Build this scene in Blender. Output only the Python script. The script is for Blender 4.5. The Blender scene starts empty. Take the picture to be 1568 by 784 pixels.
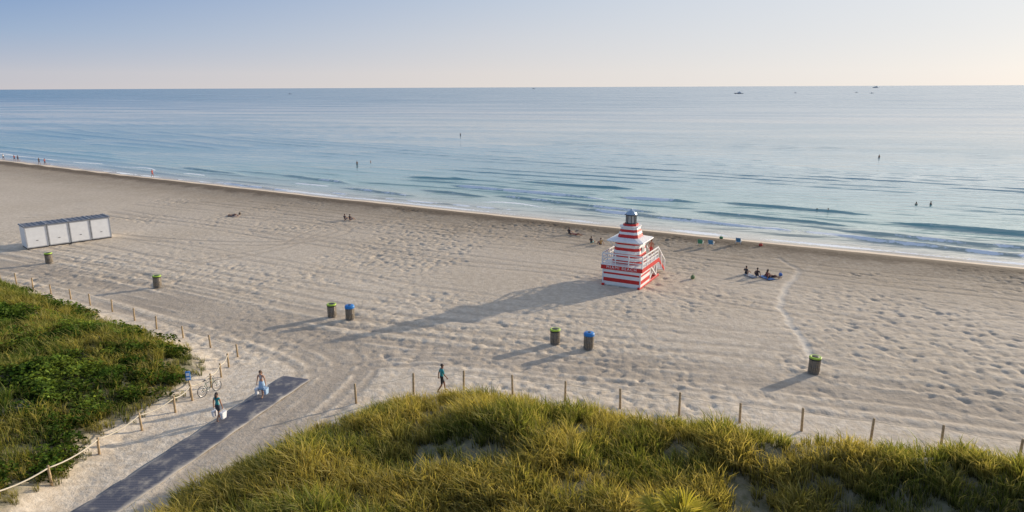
import bpy, math, random
import numpy as np
from mathutils import Vector, Matrix
random.seed(7); rng=np.random.default_rng(11)
scn=bpy.context.scene
COL=scn.collection
WATER_Z=-0.9
SUN_AZ=57.7; SUN_EL=13.3

# ------------------------------------------------------------------ noise / terrain functions
def _h(ix,iy,seed):
    ix=ix.astype(np.int64); iy=iy.astype(np.int64)
    n=(ix*374761393+iy*668265263+seed*1442695041)&0xFFFFFFFF
    n=((n^(n>>13))*1274126177)&0xFFFFFFFF
    n=n^(n>>16)
    return (n&0xFFFFFF)/float(0xFFFFFF)
def vn(x,y,seed=0):
    x=np.asarray(x,float); y=np.asarray(y,float)
    xi=np.floor(x); yi=np.floor(y); fx=x-xi; fy=y-yi
    fx=fx*fx*(3-2*fx); fy=fy*fy*(3-2*fy)
    a=_h(xi,yi,seed); b=_h(xi+1,yi,seed); c=_h(xi,yi+1,seed); d=_h(xi+1,yi+1,seed)
    return (a*(1-fx)+b*fx)*(1-fy)+(c*(1-fx)+d*fx)*fy
def fbm(x,y,seed=0,o=3):
    s=0;a=1;t=0
    for i in range(o):
        s=s+a*vn(x*2**i+i*17.3,y*2**i-i*9.1,seed+i); t+=a; a*=.5
    return s/t
def sst(e0,e1,x):
    t=np.clip((x-e0)/(e1-e0),0,1); return t*t*(3-2*t)
_wx=np.array([-129.7,-60.4,-18.5,9.9,31.1,50.5]); _wy=np.array([173.8,130.2,104.2,87.5,75.9,64.9])
_pf=np.polyfit(_wx,_wy,2)
def yw(x):
    x=np.asarray(x,float); xc=np.clip(x,-150,80)
    return np.polyval(_pf,xc)+(x-xc)*(2*_pf[0]*xc+_pf[1])
def NN(x,y): return (y-yw(x))*0.86
RD=np.array([(-19.5,12),(-17.4,20),(-15.3,26.4),(-13.5,29),(-11.1,32.2),(-9.2,34.6),(-6.5,36.6),(-3.0,36.9),(1.0,36.0),(4.3,34.9),(11.3,32.7),(17.1,30.4),(22,29.3),(26,27.9),(32,26),(45,21.5),(60,16),(60,5),(-20,5)],float)
LD=np.array([(-85,79.5),(-49.8,62.8),(-38.5,55.4),(-30,49.8),(-24.3,46.2),(-20.9,43.2),(-19.9,40.6),(-20.1,36.9),(-21.2,33.5),(-21.7,29.8),(-21.2,26),(-23.6,18),(-27,5),(-85,5)],float)
def polysd(P,x,y):
    x=np.asarray(x,float); y=np.asarray(y,float)
    d=np.full(x.shape,1e9); ins=np.zeros(x.shape,bool)
    for i in range(len(P)):
        ax,ay=P[i]; bx,by=P[(i+1)%len(P)]
        ex,ey=bx-ax,by-ay
        t=np.clip(((x-ax)*ex+(y-ay)*ey)/(ex*ex+ey*ey),0,1)
        d=np.minimum(d,np.hypot(x-ax-t*ex,y-ay-t*ey))
        c=((ay>y)!=(by>y))
        with np.errstate(divide='ignore',invalid='ignore'):
            xx=(bx-ax)*(y-ay)/(by-ay if by!=ay else 1e-9)+ax
        ins^=(c&(x<xx))
    return np.where(ins,d,-d)
def tz(x,y):
    x=np.asarray(x,float); y=np.asarray(y,float)
    n=NN(x,y)
    z=0.12*(fbm(x/14,y/14,3,2)-.5)*sst(0,-10,n)
    z=z+0.18*sst(-6,-1.0,n)*sst(3,-.5,n)
    und=1.6*(vn(x/11,y*0,21)-.5)+.7*(vn(x/3.5,y*0,22)-.5)
    z=z-0.9*sst(0,1,(n+und*sst(2,6,n)*.8)/8.2)
    z=z-0.055*np.clip(n-7.5,0,60)-0.02*np.clip(n-67,0,250)
    r=polysd(RD,x,y); l=polysd(LD,x,y)
    hr=1.6*sst(-1.0,3.6,r)*(0.35+1.1*fbm(x/6.5,y/5.0,31,2))*(1-.65*sst(3.5,7.5,r)*sst(2,10,x))+.40*sst(0,2,r)*(vn(x/1.9,y/1.9,33)-.4)
    hl=1.6*sst(-1.6,4.5,l)*(0.35+1.1*fbm(x/7,y/7,41,2))+.35*sst(0,2,l)*(vn(x/2.2,y/2.2,43)-.4)
    return z+hr+hl
def gz(x,y): return float(tz(np.array([x]),np.array([y]))[0])

# ------------------------------------------------------------------ material helpers
def new_mat(name):
    m=bpy.data.materials.new(name); m.use_nodes=True
    nt=m.node_tree; b=nt.nodes['Principled BSDF']
    return m,nt,b
def N(nt,t,**k):
    n=nt.nodes.new(t)
    for a,v in k.items(): setattr(n,a,v)
    return n
def noise(nt,scale,detail=3,vec=None,rough=.5):
    n=N(nt,'ShaderNodeTexNoise'); n.inputs['Scale'].default_value=scale; n.inputs['Detail'].default_value=detail
    n.inputs['Roughness'].default_value=rough
    if vec is not None: nt.links.new(vec,n.inputs['Vector'])
    return n.outputs['Fac']
def ramp(nt,fac,stops,interp='LINEAR'):
    r=N(nt,'ShaderNodeValToRGB'); r.color_ramp.interpolation=interp
    e=r.color_ramp.elements
    while len(e)<len(stops): e.new(.5)
    for i,(p,c) in enumerate(stops):
        e[i].position=p; e[i].color=(c[0],c[1],c[2],1) if hasattr(c,'__len__') else (c,c,c,1)
    nt.links.new(fac,r.inputs[0]); return r.outputs[0]
def mixc(nt,fac,a,b,bt='MIX'):
    m=N(nt,'ShaderNodeMix',data_type='RGBA',blend_type=bt)
    for i,v in ((0,fac),(6,a),(7,b)):
        if isinstance(v,(int,float)): m.inputs[i].default_value=v
        elif isinstance(v,tuple): m.inputs[i].default_value=(*v,1)
        else: nt.links.new(v,m.inputs[i])
    return m.outputs[2]
def math_(nt,op,a,b=None,c=None,clamp=False):
    m=N(nt,'ShaderNodeMath',operation=op); m.use_clamp=clamp
    for i,v in enumerate((a,b,c)):
        if v is None: continue
        if isinstance(v,(int,float)): m.inputs[i].default_value=v
        else: nt.links.new(v,m.inputs[i])
    return m.outputs[0]
def maprange(nt,v,a,b,c=0,d=1,smooth=True):
    if a>b: a,b,c,d=b,a,d,c
    m=N(nt,'ShaderNodeMapRange'); m.interpolation_type='SMOOTHSTEP' if smooth else 'LINEAR'
    nt.links.new(v,m.inputs[0])
    for i,q in zip((1,2,3,4),(a,b,c,d)): m.inputs[i].default_value=q
    return m.outputs[0]
def attr(nt,name,out='Fac'):
    a=N(nt,'ShaderNodeAttribute',attribute_name=name); return a.outputs[out]
def objco(nt):
    return N(nt,'ShaderNodeTexCoord').outputs['Object']
def bump(nt,b,h,strength,dist,prev=None):
    n=N(nt,'ShaderNodeBump'); n.inputs['Strength'].default_value=strength; n.inputs['Distance'].default_value=dist
    nt.links.new(h,n.inputs['Height'])
    if prev is not None: nt.links.new(prev,n.inputs['Normal'])
    if b is not None: nt.links.new(n.outputs[0],b.inputs['Normal'])
    return n.outputs[0]
_mc={}
def paint(name,col,rough=.6,var=.15,scale=6,metal=0,bmp=.1):
    if name in _mc: return _mc[name]
    m,nt,b=new_mat(name)
    co=objco(nt); f=noise(nt,scale,4,co)
    d=tuple(c*(1-var) for c in col); l=tuple(min(1,c*(1+var)) for c in col)
    nt.links.new(ramp(nt,f,[(.3,d),(.7,l)]),b.inputs['Base Color'])
    b.inputs['Roughness'].default_value=rough; b.inputs['Metallic'].default_value=metal
    if bmp: bump(nt,b,noise(nt,scale*6,2,co),bmp,.01)
    _mc[name]=m; return m
def vcol_mat(name,rough=.7):
    if name in _mc: return _mc[name]
    m,nt,b=new_mat(name)
    c=attr(nt,'Col','Color'); f=noise(nt,25,3,objco(nt))
    v=ramp(nt,f,[(.3,.85),(.7,1.0)])
    nt.links.new(mixc(nt,1.0,c,v,'MULTIPLY'),b.inputs['Base Color']); b.inputs['Roughness'].default_value=rough
    _mc[name]=m; return m

# ------------------------------------------------------------------ mesh helpers
def link(o,parent=None):
    COL.objects.link(o)
    if parent is not None: o.parent=parent
    return o
def mesh_np(name,V,F,mats=(),smooth=False):
    """V (n,3) F (m,k) uniform polygons"""
    me=bpy.data.meshes.new(name); V=np.asarray(V,np.float32); F=np.asarray(F,np.int32)
    k=F.shape[1]
    me.vertices.add(len(V)); me.vertices.foreach_set('co',V.ravel())
    me.loops.add(F.size); me.loops.foreach_set('vertex_index',F.ravel())
    me.polygons.add(len(F)); me.polygons.foreach_set('loop_start',np.arange(0,F.size,k,dtype=np.int32))
    if smooth: me.polygons.foreach_set('use_smooth',np.ones(len(F),bool))
    me.update(calc_edges=True)
    for m in mats: me.materials.append(m)
    return me
def grid_faces(nx,ny):
    i=np.arange(nx-1)[None,:]+np.arange(ny-1)[:,None]*nx
    return np.stack([i,i+1,i+1+nx,i+nx],-1).reshape(-1,4)
def add_attr(me,name,vals):
    a=me.attributes.new(name,'FLOAT','POINT'); a.data.foreach_set('value',np.asarray(vals,np.float32).ravel())
def add_col(me,name,vals):
    a=me.attributes.new(name,'FLOAT_COLOR','POINT'); v=np.ones((len(vals),4),np.float32); v[:,:3]=vals
    a.data.foreach_set('color',v.ravel())
class MB:
    def __init__(s): s.v=[];s.f=[];s.m=[];s.sm=[];s.M=Matrix.Identity(4)
    def add(s,vs,fs,mi=0,sm=False):
        o=len(s.v)
        for v in vs: s.v.append(tuple(s.M@Vector(v)))
        for f in fs: s.f.append([o+i for i in f]); s.m.append(mi); s.sm.append(sm)
    def box(s,c,sz,mi=0,rot=None,bev=0):
        hx,hy,hz=[q/2 for q in sz]
        b=min(bev,hx*.45,hy*.45,hz*.45)
        R=rot if rot is not None else Matrix.Identity(3)
        if b<=0:
            vs=[(x,y,z) for z in(-hz,hz) for y in(-hy,hy) for x in(-hx,hx)]
            fs=[(0,2,3,1),(4,5,7,6),(0,1,5,4),(2,6,7,3),(0,4,6,2),(1,3,7,5)]
        else:
            vs=[];
            rings=[(-hz,b),(-hz+b,0),(hz-b,0),(hz,b)]
            for z,i in rings:
                X=hx-i;Y=hy-i
                vs+=[(-X+b*(i==0),-Y,z),(X-b*(i==0),-Y,z),(X,-Y+b*(i==0),z),(X,Y-b*(i==0),z),(X-b*(i==0),Y,z),(-X+b*(i==0),Y,z),(-X,Y-b*(i==0),z),(-X,-Y+b*(i==0),z)]
            fs=[tuple(range(7,-1,-1)),tuple(range(24,32))]
            for r in range(3):
                for j in range(8): a=r*8+j; c2=r*8+(j+1)%8; fs.append((a,c2,c2+8,a+8))
        s.add([tuple(Vector(c)+R@Vector(v)) for v in vs],fs,mi)
    def beam(s,p0,p1,w,h,mi=0):
        p0=Vector(p0);p1=Vector(p1);d=p1-p0;L=d.length
        R=d.to_track_quat('X','Z').to_matrix()
        s.box((p0+p1)/2,(L,w,h),mi,R)
    def tube(s,pts,rs,seg=10,mi=0,cap=True,sm=True,sx=1.0):
        pts=[Vector(p) for p in pts]
        if not hasattr(rs,'__len__'): rs=[rs]*len(pts)
        vs=[];fs=[];n=len(pts);prev=None
        for i,p in enumerate(pts):
            d=(pts[min(i+1,n-1)]-pts[max(i-1,0)]).normalized()
            if prev is None:
                a=Vector((0,0,1)) if abs(d.z)<.9 else Vector((1,0,0))
                u=d.cross(a).normalized()
            else: u=(prev-d*prev.dot(d)).normalized()
            prev=u; w=d.cross(u)
            for j in range(seg):
                t=2*math.pi*j/seg; vs.append(tuple(p+(u*math.cos(t)*sx+w*math.sin(t))*rs[i]))
        for i in range(n-1):
            for j in range(seg):
                a=i*seg+j;b=i*seg+(j+1)%seg; fs.append((a,b,b+seg,a+seg))
        if cap: fs.append(tuple(range(seg-1,-1,-1))); fs.append(tuple(range((n-1)*seg,n*seg)))
        s.add(vs,fs,mi,sm)
    def lathe(s,prof,c=(0,0,0),seg=24,mi=0,sm=True,phase=0):
        vs=[];fs=[];n=len(prof)
        for r,z in prof:
            for j in range(seg):
                t=2*math.pi*j/seg+phase; vs.append((c[0]+r*math.cos(t),c[1]+r*math.sin(t),c[2]+z))
        for i in range(n-1):
            for j in range(seg):
                a=i*seg+j;b=i*seg+(j+1)%seg; fs.append((a,b,b+seg,a+seg))
        fs.append(tuple(range(seg-1,-1,-1))); fs.append(tuple(range((n-1)*seg,n*seg)))
        s.add(vs,fs,mi,sm)
    def frus(s,c,s0,s1,z0,z1,mi=0,ch=0.0):
        """square frustum w/ chamfered corners"""
        vs=[]
        for q,z in((s0,z0),(s1,z1)):
            h=q/2;k=h-ch
            vs+=[(c[0]+a,c[1]+b,z) for a,b in((-k,-h),(k,-h),(h,-k),(h,k),(k,h),(-k,h),(-h,k),(-h,-k))]
        fs=[tuple(range(7,-1,-1)),tuple(range(8,16))]+[(j,(j+1)%8,(j+1)%8+8,j+8) for j in range(8)]
        s.add(vs,fs,mi)
    def ell(s,c,r,mi=0,seg=14,rings=9,rot=None):
        vs=[];fs=[]
        R=rot if rot is not None else Matrix.Identity(3)
        for i in range(rings+1):
            ph=math.pi*i/rings
            for j in range(seg):
                t=2*math.pi*j/seg
                vs.append(tuple(Vector(c)+R@Vector((r[0]*math.sin(ph)*math.cos(t),r[1]*math.sin(ph)*math.sin(t),r[2]*math.cos(ph)))))
        for i in range(rings):
            for j in range(seg):
                a=i*seg+j;b=i*seg+(j+1)%seg
                if i==0: fs.append((a,a+seg,b+seg))
                elif i==rings-1: fs.append((a,a+seg,b))
                else: fs.append((a,a+seg,b+seg,b))
        s.add(vs,fs,mi,True)
    def torus(s,c,R,r,axis='y',mi=0,seg=28,sg=8):
        vs=[];fs=[]
        for i in range(seg):
            t=2*math.pi*i/seg
            for j in range(sg):
                q=2*math.pi*j/sg; rr=R+r*math.cos(q); h=r*math.sin(q)
                if axis=='y': v=(rr*math.cos(t),h,rr*math.sin(t))
                elif axis=='z': v=(rr*math.cos(t),rr*math.sin(t),h)
                else: v=(h,rr*math.cos(t),rr*math.sin(t))
                vs.append((c[0]+v[0],c[1]+v[1],c[2]+v[2]))
        for i in range(seg):
            for j in range(sg):
                a=i*sg+j;b=i*sg+(j+1)%sg;c2=((i+1)%seg)*sg+(j+1)%sg;d=((i+1)%seg)*sg+j
                fs.append((a,d,c2,b))
        s.add(vs,fs,mi,True)
    def obj(s,name,mats,parent=None,loc=None,rotz=0):
        me=bpy.data.meshes.new(name); me.from_pydata(s.v,[],s.f)
        me.polygons.foreach_set('material_index',s.m); me.polygons.foreach_set('use_smooth',s.sm)
        for m in mats: me.materials.append(m)
        me.update()
        o=bpy.data.objects.new(name,me); link(o,parent)
        if loc is not None: o.location=loc
        o.rotation_euler[2]=rotz
        return o
def empty(name,loc,rotz=0):
    o=bpy.data.objects.new(name,None); o.empty_display_size=.5; link(o); o.location=loc; o.rotation_euler[2]=rotz; return o
def catmull(P,step=.1):
    P=[np.array(p,float) for p in P]; P=[2*P[0]-P[1]]+P+[2*P[-1]-P[-2]]; out=[]
    for i in range(1,len(P)-2):
        n=max(2,int(np.linalg.norm(P[i+1]-P[i])/step))
        t=np.linspace(0,1,n,endpoint=False)[:,None]
        out.append(.5*((2*P[i])+(-P[i-1]+P[i+1])*t+(2*P[i-1]-5*P[i]+4*P[i+1]-P[i+2])*t**2+(-P[i-1]+3*P[i]-3*P[i+1]+P[i+2])*t**3))
    return np.vstack(out+[P[-2][None]])

# ------------------------------------------------------------------ SAND
def expand(a,b,step,lo,hi,g=1.22):
    L=[a];s=step
    while L[-1]>lo: s*=g; L.append(L[-1]-s)
    R=[b];s=step
    while R[-1]<hi: s*=g; R.append(R[-1]+s)
    core=np.arange(a,b,step)
    return np.array(L[:0:-1]+list(core)+R)
ST=0.15
xs=expand(-62,52,ST,-45000,45000,1.13); ys=expand(22,112,ST,-3000,45000,1.13)
X,Y=np.meshgrid(xs,ys)
Z=tz(X,Y); n_=NN(X,Y)
Z=np.maximum(Z,-8)
dn=np.maximum(polysd(RD,X,Y),polysd(LD,X,Y))
core=sst(-90,-60,X)*sst(80,52,X)*sst(130,112,Y)*sst(15,22,Y)
dry=sst(1.5,-1.5,n_)
# foot prints relief (coordinates turned so no grid direction shows)
Xr=X*.82+Y*.57; Yr=-X*.57+Y*.82
Xq=X*.5-Y*.866; Yq=X*.866+Y*.5
amp=.2+1.1*sst(.3,.75,fbm(X/8,Y/8,55,3))
pit=sst(.60,.95,vn(Xr/.42,Yr/.42,51))+sst(.64,.95,vn(Xq/.5,Yq/.5,57))
Z+=core*dry*(amp*(-.060*pit + .030*(vn(Xr/.30,Yr/.30,52)-.5) + .026*(vn(Xq/.37,Yq/.37,58)-.5)) + .010*(vn(Xr/1.9,Yr/1.9,53)-.5))
# vehicle tracks
T=np.zeros_like(Z); ix0=int(np.argmin(abs(xs+62))); iy0=int(np.argmin(abs(ys-22)))
def stamp(P,w,val,arr):
    ix=np.round((P[:,0]+62)/ST).astype(int)+ix0; iy=np.round((P[:,1]-22)/ST).astype(int)+iy0
    k=int(round(w/ST/2))
    ok=(P[:,0]>-61)&(P[:,0]<51)&(P[:,1]>22.5)&(P[:,1]<111)
    ix=ix[ok];iy=iy[ok]; v=val[ok] if hasattr(val,'__len__') else val
    for a in range(-k,k+1):
        for b in range(-k,k+1):
            arr[iy+a,ix+b]=np.maximum(arr[iy+a,ix+b],v)
def track(P,gauge=1.7,w=.3,val=1.0):
    C=catmull(P,.08); d=np.gradient(C,axis=0); d/=np.linalg.norm(d,axis=1)[:,None]+1e-9; nrm=np.stack([-d[:,1],d[:,0]],1)
    L=np.arange(len(C))*.08
    wob=(vn(L/9,L*0+P[0][0],78)-.5)[:,None]*.8
    for s in(-.5,.5):
        stamp(C+nrm*(gauge*s+wob),w,val*(.35+.65*vn(L/4,L*0+s*9,77)),T)
shift=lambda P,dx,dy:[(p[0]+dx,p[1]+dy) for p in P]
A=[(-62,74),(-45,65),(-30,56.5),(-18,50.0),(-4,44.7),(13,39.9),(28,35.2),(45,29)]
for o in [(0,0,1),(1.5,.9,.9),(3,2.6,.8),(.6,-1.2,1),(5,4.2,.6),(-2,-1.5,.7),(6,7.5,.5),(0,3.4,.6)]: track(shift(A,o[0],o[1]),val=o[2])
B=[(-62,71),(-42,62.6),(-28,54),(-18,47.8),(-13.6,44.4),(-12.2,41.5),(-12.8,37),(-14.5,31),(-17,23)]
for o in [(0,0,1),(1.0,.7,1),(2.2,1.2,.9),(-.8,-.6,.8),(1.6,2.0,.8)]: track(shift(B,o[0],o[1]),val=o[2])
Cc=[(40,32.5),(22,38.6),(6,42.0),(-5,43.4),(-10.6,42.4),(-12.6,38.5),(-14.4,32),(-16.3,24)]
for o in [(0,0,1),(-.7,.8,.9)]: track(shift(Cc,o[0],o[1]),val=o[2])
Dd=[(-62,101),(-35,86),(-8,71),(6,64.8),(20,55),(35,46.5),(52,38)]
for o in [(0,0,.6),(1.2,1.9,.5),(2,14,.6),(0,9,.4),(4,17,.5),(5,-13,.4)]: track(shift(Dd,o[0],o[1]),val=o[2])
track([(-60,88),(-40,81),(-28,80),(-22,86),(-26,92),(-42,99)],val=.7)
track([(-34,70),(-27,78),(-24,88),(-12,96)],val=.6)
track([(14,40),(20,46),(33,50),(50,49)],val=.45)
trail=np.zeros_like(Z)
TR=catmull([(20.1,42.6),(20.7,44.5),(21.2,47.0),(21.7,50.5),(22.4,54.2),(23.6,57.3),(25.6,61.2),(28.2,65.0),(28.9,68.3),(28.6,71.4)],.08)
TRw=TR+np.stack([.35*(vn(TR[:,1]/1.4,TR[:,1]*0,79)-.5),TR[:,1]*0],1)
stamp(TRw,.42,1.0,trail)
stamp(catmull([(28.2,65.0),(33,70),(38,73)],.08),.3,.35,trail)
def blur(a):
    b=a.copy(); b[1:-1,1:-1]=(a[1:-1,1:-1]*2+a[:-2,1:-1]+a[2:,1:-1]+a[1:-1,:-2]+a[1:-1,2:])/6; return b
T=blur(T); trail=blur(trail)
Z-= .075*T*dry*(dn<0); Z-=.05*trail
V=np.stack([X,Y,Z],-1).reshape(-1,3)
# sand material
m,nt,b=new_mat('beach_sand'); co=objco(nt)
nat=attr(nt,'shore'); dat=attr(nt,'dune'); tat=attr(nt,'track'); trl=attr(nt,'trail')
base=ramp(nt,noise(nt,.09,4,co),[(.3,(.71,.60,.46)),(.7,(.81,.70,.56))])
sp=noise(nt,1.9,5,co,.65)
base=mixc(nt,maprange(nt,sp,.38,.66),mixc(nt,1.0,base,(.78,.75,.71),'MULTIPLY'),base)
base=mixc(nt,math_(nt,'MULTIPLY',tat,.9),base,(.34,.275,.21))
base=mixc(nt,math_(nt,'MULTIPLY',trl,.8),base,(.88,.79,.66))
# brown debris gradient near the wrack line
nn=noise(nt,.35,5,co,.6); nf=noise(nt,2.4,5,co,.7)
seaw=maprange(nt,nat,4.2,3.2)
bd0=math_(nt,'MULTIPLY',maprange(nt,math_(nt,'ADD',nat,math_(nt,'MULTIPLY',nn,16)),-52,-2),seaw)
base=mixc(nt,math_(nt,'MULTIPLY',bd0,.45),base,(.38,.30,.22))
bd=math_(nt,'MULTIPLY',maprange(nt,math_(nt,'ADD',nat,math_(nt,'MULTIPLY',nn,12)),-12,5),seaw)
bd2=math_(nt,'MULTIPLY',bd,maprange(nt,nf,.25,.6,.35,1))
base=mixc(nt,math_(nt,'MULTIPLY',bd2,.78),base,(.22,.16,.10))
wr=math_(nt,'MULTIPLY',maprange(nt,math_(nt,'ADD',nat,math_(nt,'MULTIPLY',nn,4)),-1.6,1.4),maprange(nt,math_(nt,'ADD',nat,math_(nt,'MULTIPLY',nn,1.5)),4.4,3.8))
wr=math_(nt,'MULTIPLY',wr,maprange(nt,nf,.25,.5,.6,1))
base=mixc(nt,math_(nt,'MULTIPLY',wr,.92),base,(.085,.055,.028))
clean=maprange(nt,math_(nt,'ADD',nat,math_(nt,'MULTIPLY',nn,1.5)),4.2,4.8)
base=mixc(nt,clean,base,(.70,.57,.43))
wet=maprange(nt,math_(nt,'ADD',nat,math_(nt,'MULTIPLY',nn,3.0)),6.6,8.4)
base=mixc(nt,wet,base,(.42,.34,.25))
soil=ramp(nt,nf,[(.3,(.10,.10,.04)),(.7,(.30,.26,.17))])
base=mixc(nt,maprange(nt,math_(nt,'ADD',dat,math_(nt,'MULTIPLY',nn,1.0)),.5,1.6),base,soil)
nt.links.new(base,b.inputs['Base Color'])
nt.links.new(maprange(nt,wet,0,1,.95,.2),b.inputs['Roughness'])
dryv=maprange(nt,nat,4,2.5)
h1=math_(nt,'MULTIPLY',noise(nt,4.6,4,co,.6),dryv)
bn=bump(nt,None,h1,.6,.08)
h2=math_(nt,'MULTIPLY',noise(nt,14,3,co,.6),dryv)
bump(nt,b,h2,.55,.03,bn)
me=mesh_np('beach_sand',V,grid_faces(len(xs),len(ys)),[m],True)
add_attr(me,'shore',np.clip(n_,-200,200)); add_attr(me,'dune',np.clip(dn,-20,20)); add_attr(me,'track',T); add_attr(me,'trail',trail)
link(bpy.data.objects.new('beach_sand',me))

# ------------------------------------------------------------------ SEA
wxs=expand(-190,130,.7,-60000,60000,1.12)
wn=[3.0]
while wn[-1]<70: wn.append(wn[-1]+.3)
s=.3
while wn[-1]<70000: s*=1.03; wn.append(wn[-1]+s)
wn=np.array(wn)
XW,NW=np.meshgrid(wxs,wn); YW=yw(XW)+NW/.86
ofs=sst(20,160,NW)
ph=(NW/.86)+XW*.30*ofs+ 5*(fbm(XW/45,NW/30,61,2)-.5)
def crest(p,k): return ((.5+.5*np.cos(p))**k)
lenm=sst(.36,.62,fbm(XW/26,NW/9,63,2))
A1=crest(ph*2*np.pi/7.5,3)*lenm
lenm2=sst(.40,.62,fbm(XW/18+9,NW/6,66,2))
A2=crest(ph*2*np.pi/4.3+1.0+2*fbm(XW/20,NW/20,67,1),2)*lenm2
near=sst(4,12,NW); far=sst(300,80,NW)
ZW=WATER_Z+near*far*(.23*A1+.05*A2-.05)
foam=np.zeros_like(ZW)
BR=[([(-10,29.5),(-2,28.6),(8,28.8),(15,27.5)],.42,1.2),([(20,31.5),(30,32.5)],.38,1.2),([(-60,9.6),(-50,9.0),(-42,8.8)],.18,1.2),([(-31,17),(-19,15.5)],.30,.9),
    ([(10,18),(24,16.5),(38,14.8),(52,13),(70,12.5)],.30,.95),([(-2,22),(12,21),(22,19.5)],.34,.6),([(45,18.5),(58,17),(72,17.5)],.35,.6),([(-80,22),(-62,20)],.35,.4),
    ([(30,24),(46,22)],.35,.45),([(-48,24),(-34,22)],.35,.5),([(-22,36),(-10,38)],.35,.15),([(2,40),(22,42)],.4,.2),([(-16,22),(-6,20.5)],.3,.35),([(-34,11.3),(-18,10.8),(0,11.4)],.16,.7),([(55,27),(72,26)],.35,.3),([(36,34),(52,33)],.35,.1)]
for P,hh,fo in BR:
    P=np.array(P); cn=np.interp(XW,P[:,0],P[:,1])+.7*(vn(XW/3,XW*0,71)-.5)+.5*(vn(XW/1.2,XW*0,72)-.5)
    env=sst(P[0,0]-4,P[0,0]+3,XW)*sst(P[-1,0]+4,P[-1,0]-3,XW)
    d=NW-cn
    prof=np.where(d<0,np.exp(-(d/.55)**2),np.exp(-(d/1.7)**2))
    ZW+=hh*env*prof
    fw=np.exp(-((d+.35)/.55)**2)*env*fo*(.3+1.1*vn(XW/2.1,XW*0,73+int(abs(P[0,0]))))
    foam=np.maximum(foam,fw)
depth=WATER_Z-tz(XW,YW)
depth=np.where(NW>300,12,depth)
sw=np.exp(-((depth-.03)/.07)**2)*(.25+.85*vn(XW/5,NW/4,81))
foam=np.maximum(foam,sw)
foam=np.maximum(foam,np.exp(-((depth-.36-.2*vn(XW/9,XW*0,83))/.035)**2)*.85*sst(.35,.65,vn(XW/8,XW*0,84)))
m,nt,b=new_mat('sea_water')
co=objco(nt); dep=attr(nt,'depth'); fo=attr(nt,'foam'); dist=attr(nt,'offshore')
dcol=ramp(nt,math_(nt,'DIVIDE',dep,10),[(0,(.50,.44,.35)),(.03,(.36,.42,.36)),(.10,(.19,.38,.36)),(.25,(.10,.30,.35)),(.5,(.09,.26,.34)),(1,(.09,.22,.32))])
mp=N(nt,'ShaderNodeMapping'); mp.inputs['Rotation'].default_value=(0,0,math.radians(14)); nt.links.new(co,mp.inputs[0])
def stretch(sx,sy):
    q=N(nt,'ShaderNodeMapping'); q.inputs['Scale'].default_value=(sx,sy,1); nt.links.new(mp.outputs[0],q.inputs[0]); return q.outputs[0]
fn=noise(nt,1.6,5,co,.7)
fmask=maprange(nt,math_(nt,'ADD',fo,math_(nt,'MULTIPLY',math_(nt,'SUBTRACT',fn,.5),1.1)),.38,.62)
fmask=math_(nt,'MULTIPLY',fmask,maprange(nt,fo,.05,.2))
nt.links.new(mixc(nt,fmask,dcol,(.84,.86,.87)),b.inputs['Base Color'])
streak=noise(nt,1,4,stretch(.006,.028),.6)
rg=math_(nt,'ADD',maprange(nt,dist,20,800,.06,.22),maprange(nt,streak,.35,.7,-.03,.10))
nt.links.new(mixc(nt,fmask,rg,(.9,.9,.9)),b.inputs['Roughness'])
b.inputs['IOR'].default_value=1.45
w1=noise(nt,1,4,stretch(.10,.50),.5)
w2=noise(nt,1,3,stretch(.8,2.6),.6)
w3=noise(nt,1,3,stretch(.010,.06),.6)
b1=bump(nt,None,w3,.5,1.2)
b2=bump(nt,None,w1,.65,.32,b1)
bump(nt,b,w2,.4,.06,b2)
me=mesh_np('sea_water',np.stack([XW,YW,ZW],-1).reshape(-1,3),grid_faces(len(wxs),len(wn)),[m],True)
add_attr(me,'depth',np.clip(depth,0,20)); add_attr(me,'foam',foam); add_attr(me,'offshore',np.clip(NW,0,20000))
link(bpy.data.objects.new('sea_water',me))

# ------------------------------------------------------------------ DUNE VEGETATION
def grass_variant(nb,hmin,hmax,spread,w,lean):
    V=[];F=[];T=[];tn=[]
    for i in range(nb):
        a=random.uniform(0,6.283); r=spread*math.sqrt(random.random()); bx,by=r*math.cos(a),r*math.sin(a)
        h=random.uniform(hmin,hmax); la=a+random.uniform(-1,1); ln=lean*h*random.uniform(.3,1.3)
        dx,dy=math.cos(la)*ln-.14*h,math.sin(la)*ln-.08*h
        wa=random.uniform(0,3.14); ww=w*random.uniform(.7,1.3); wx,wy=math.cos(wa)*ww/2,math.sin(wa)*ww/2
        o=len(V)
        V+=[(bx-wx,by-wy,-.08),(bx+wx,by+wy,-.08),(bx+dx*.35-wx*.9,by+dy*.35-wy*.9,h*.62),(bx+dx*.35+wx*.9,by+dy*.35+wy*.9,h*.62),(bx+dx*1.25,by+dy*1.25,h*random.uniform(.8,1.02))]
        F+=[(o,o+1,o+3),(o,o+3,o+2),(o+2,o+3,o+4)]; t=random.random()
        T+=[0,0,.6,.6,1]; tn+=[t]*5
    return np.array(V),np.array(F),np.array(T),np.array(tn)
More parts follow.
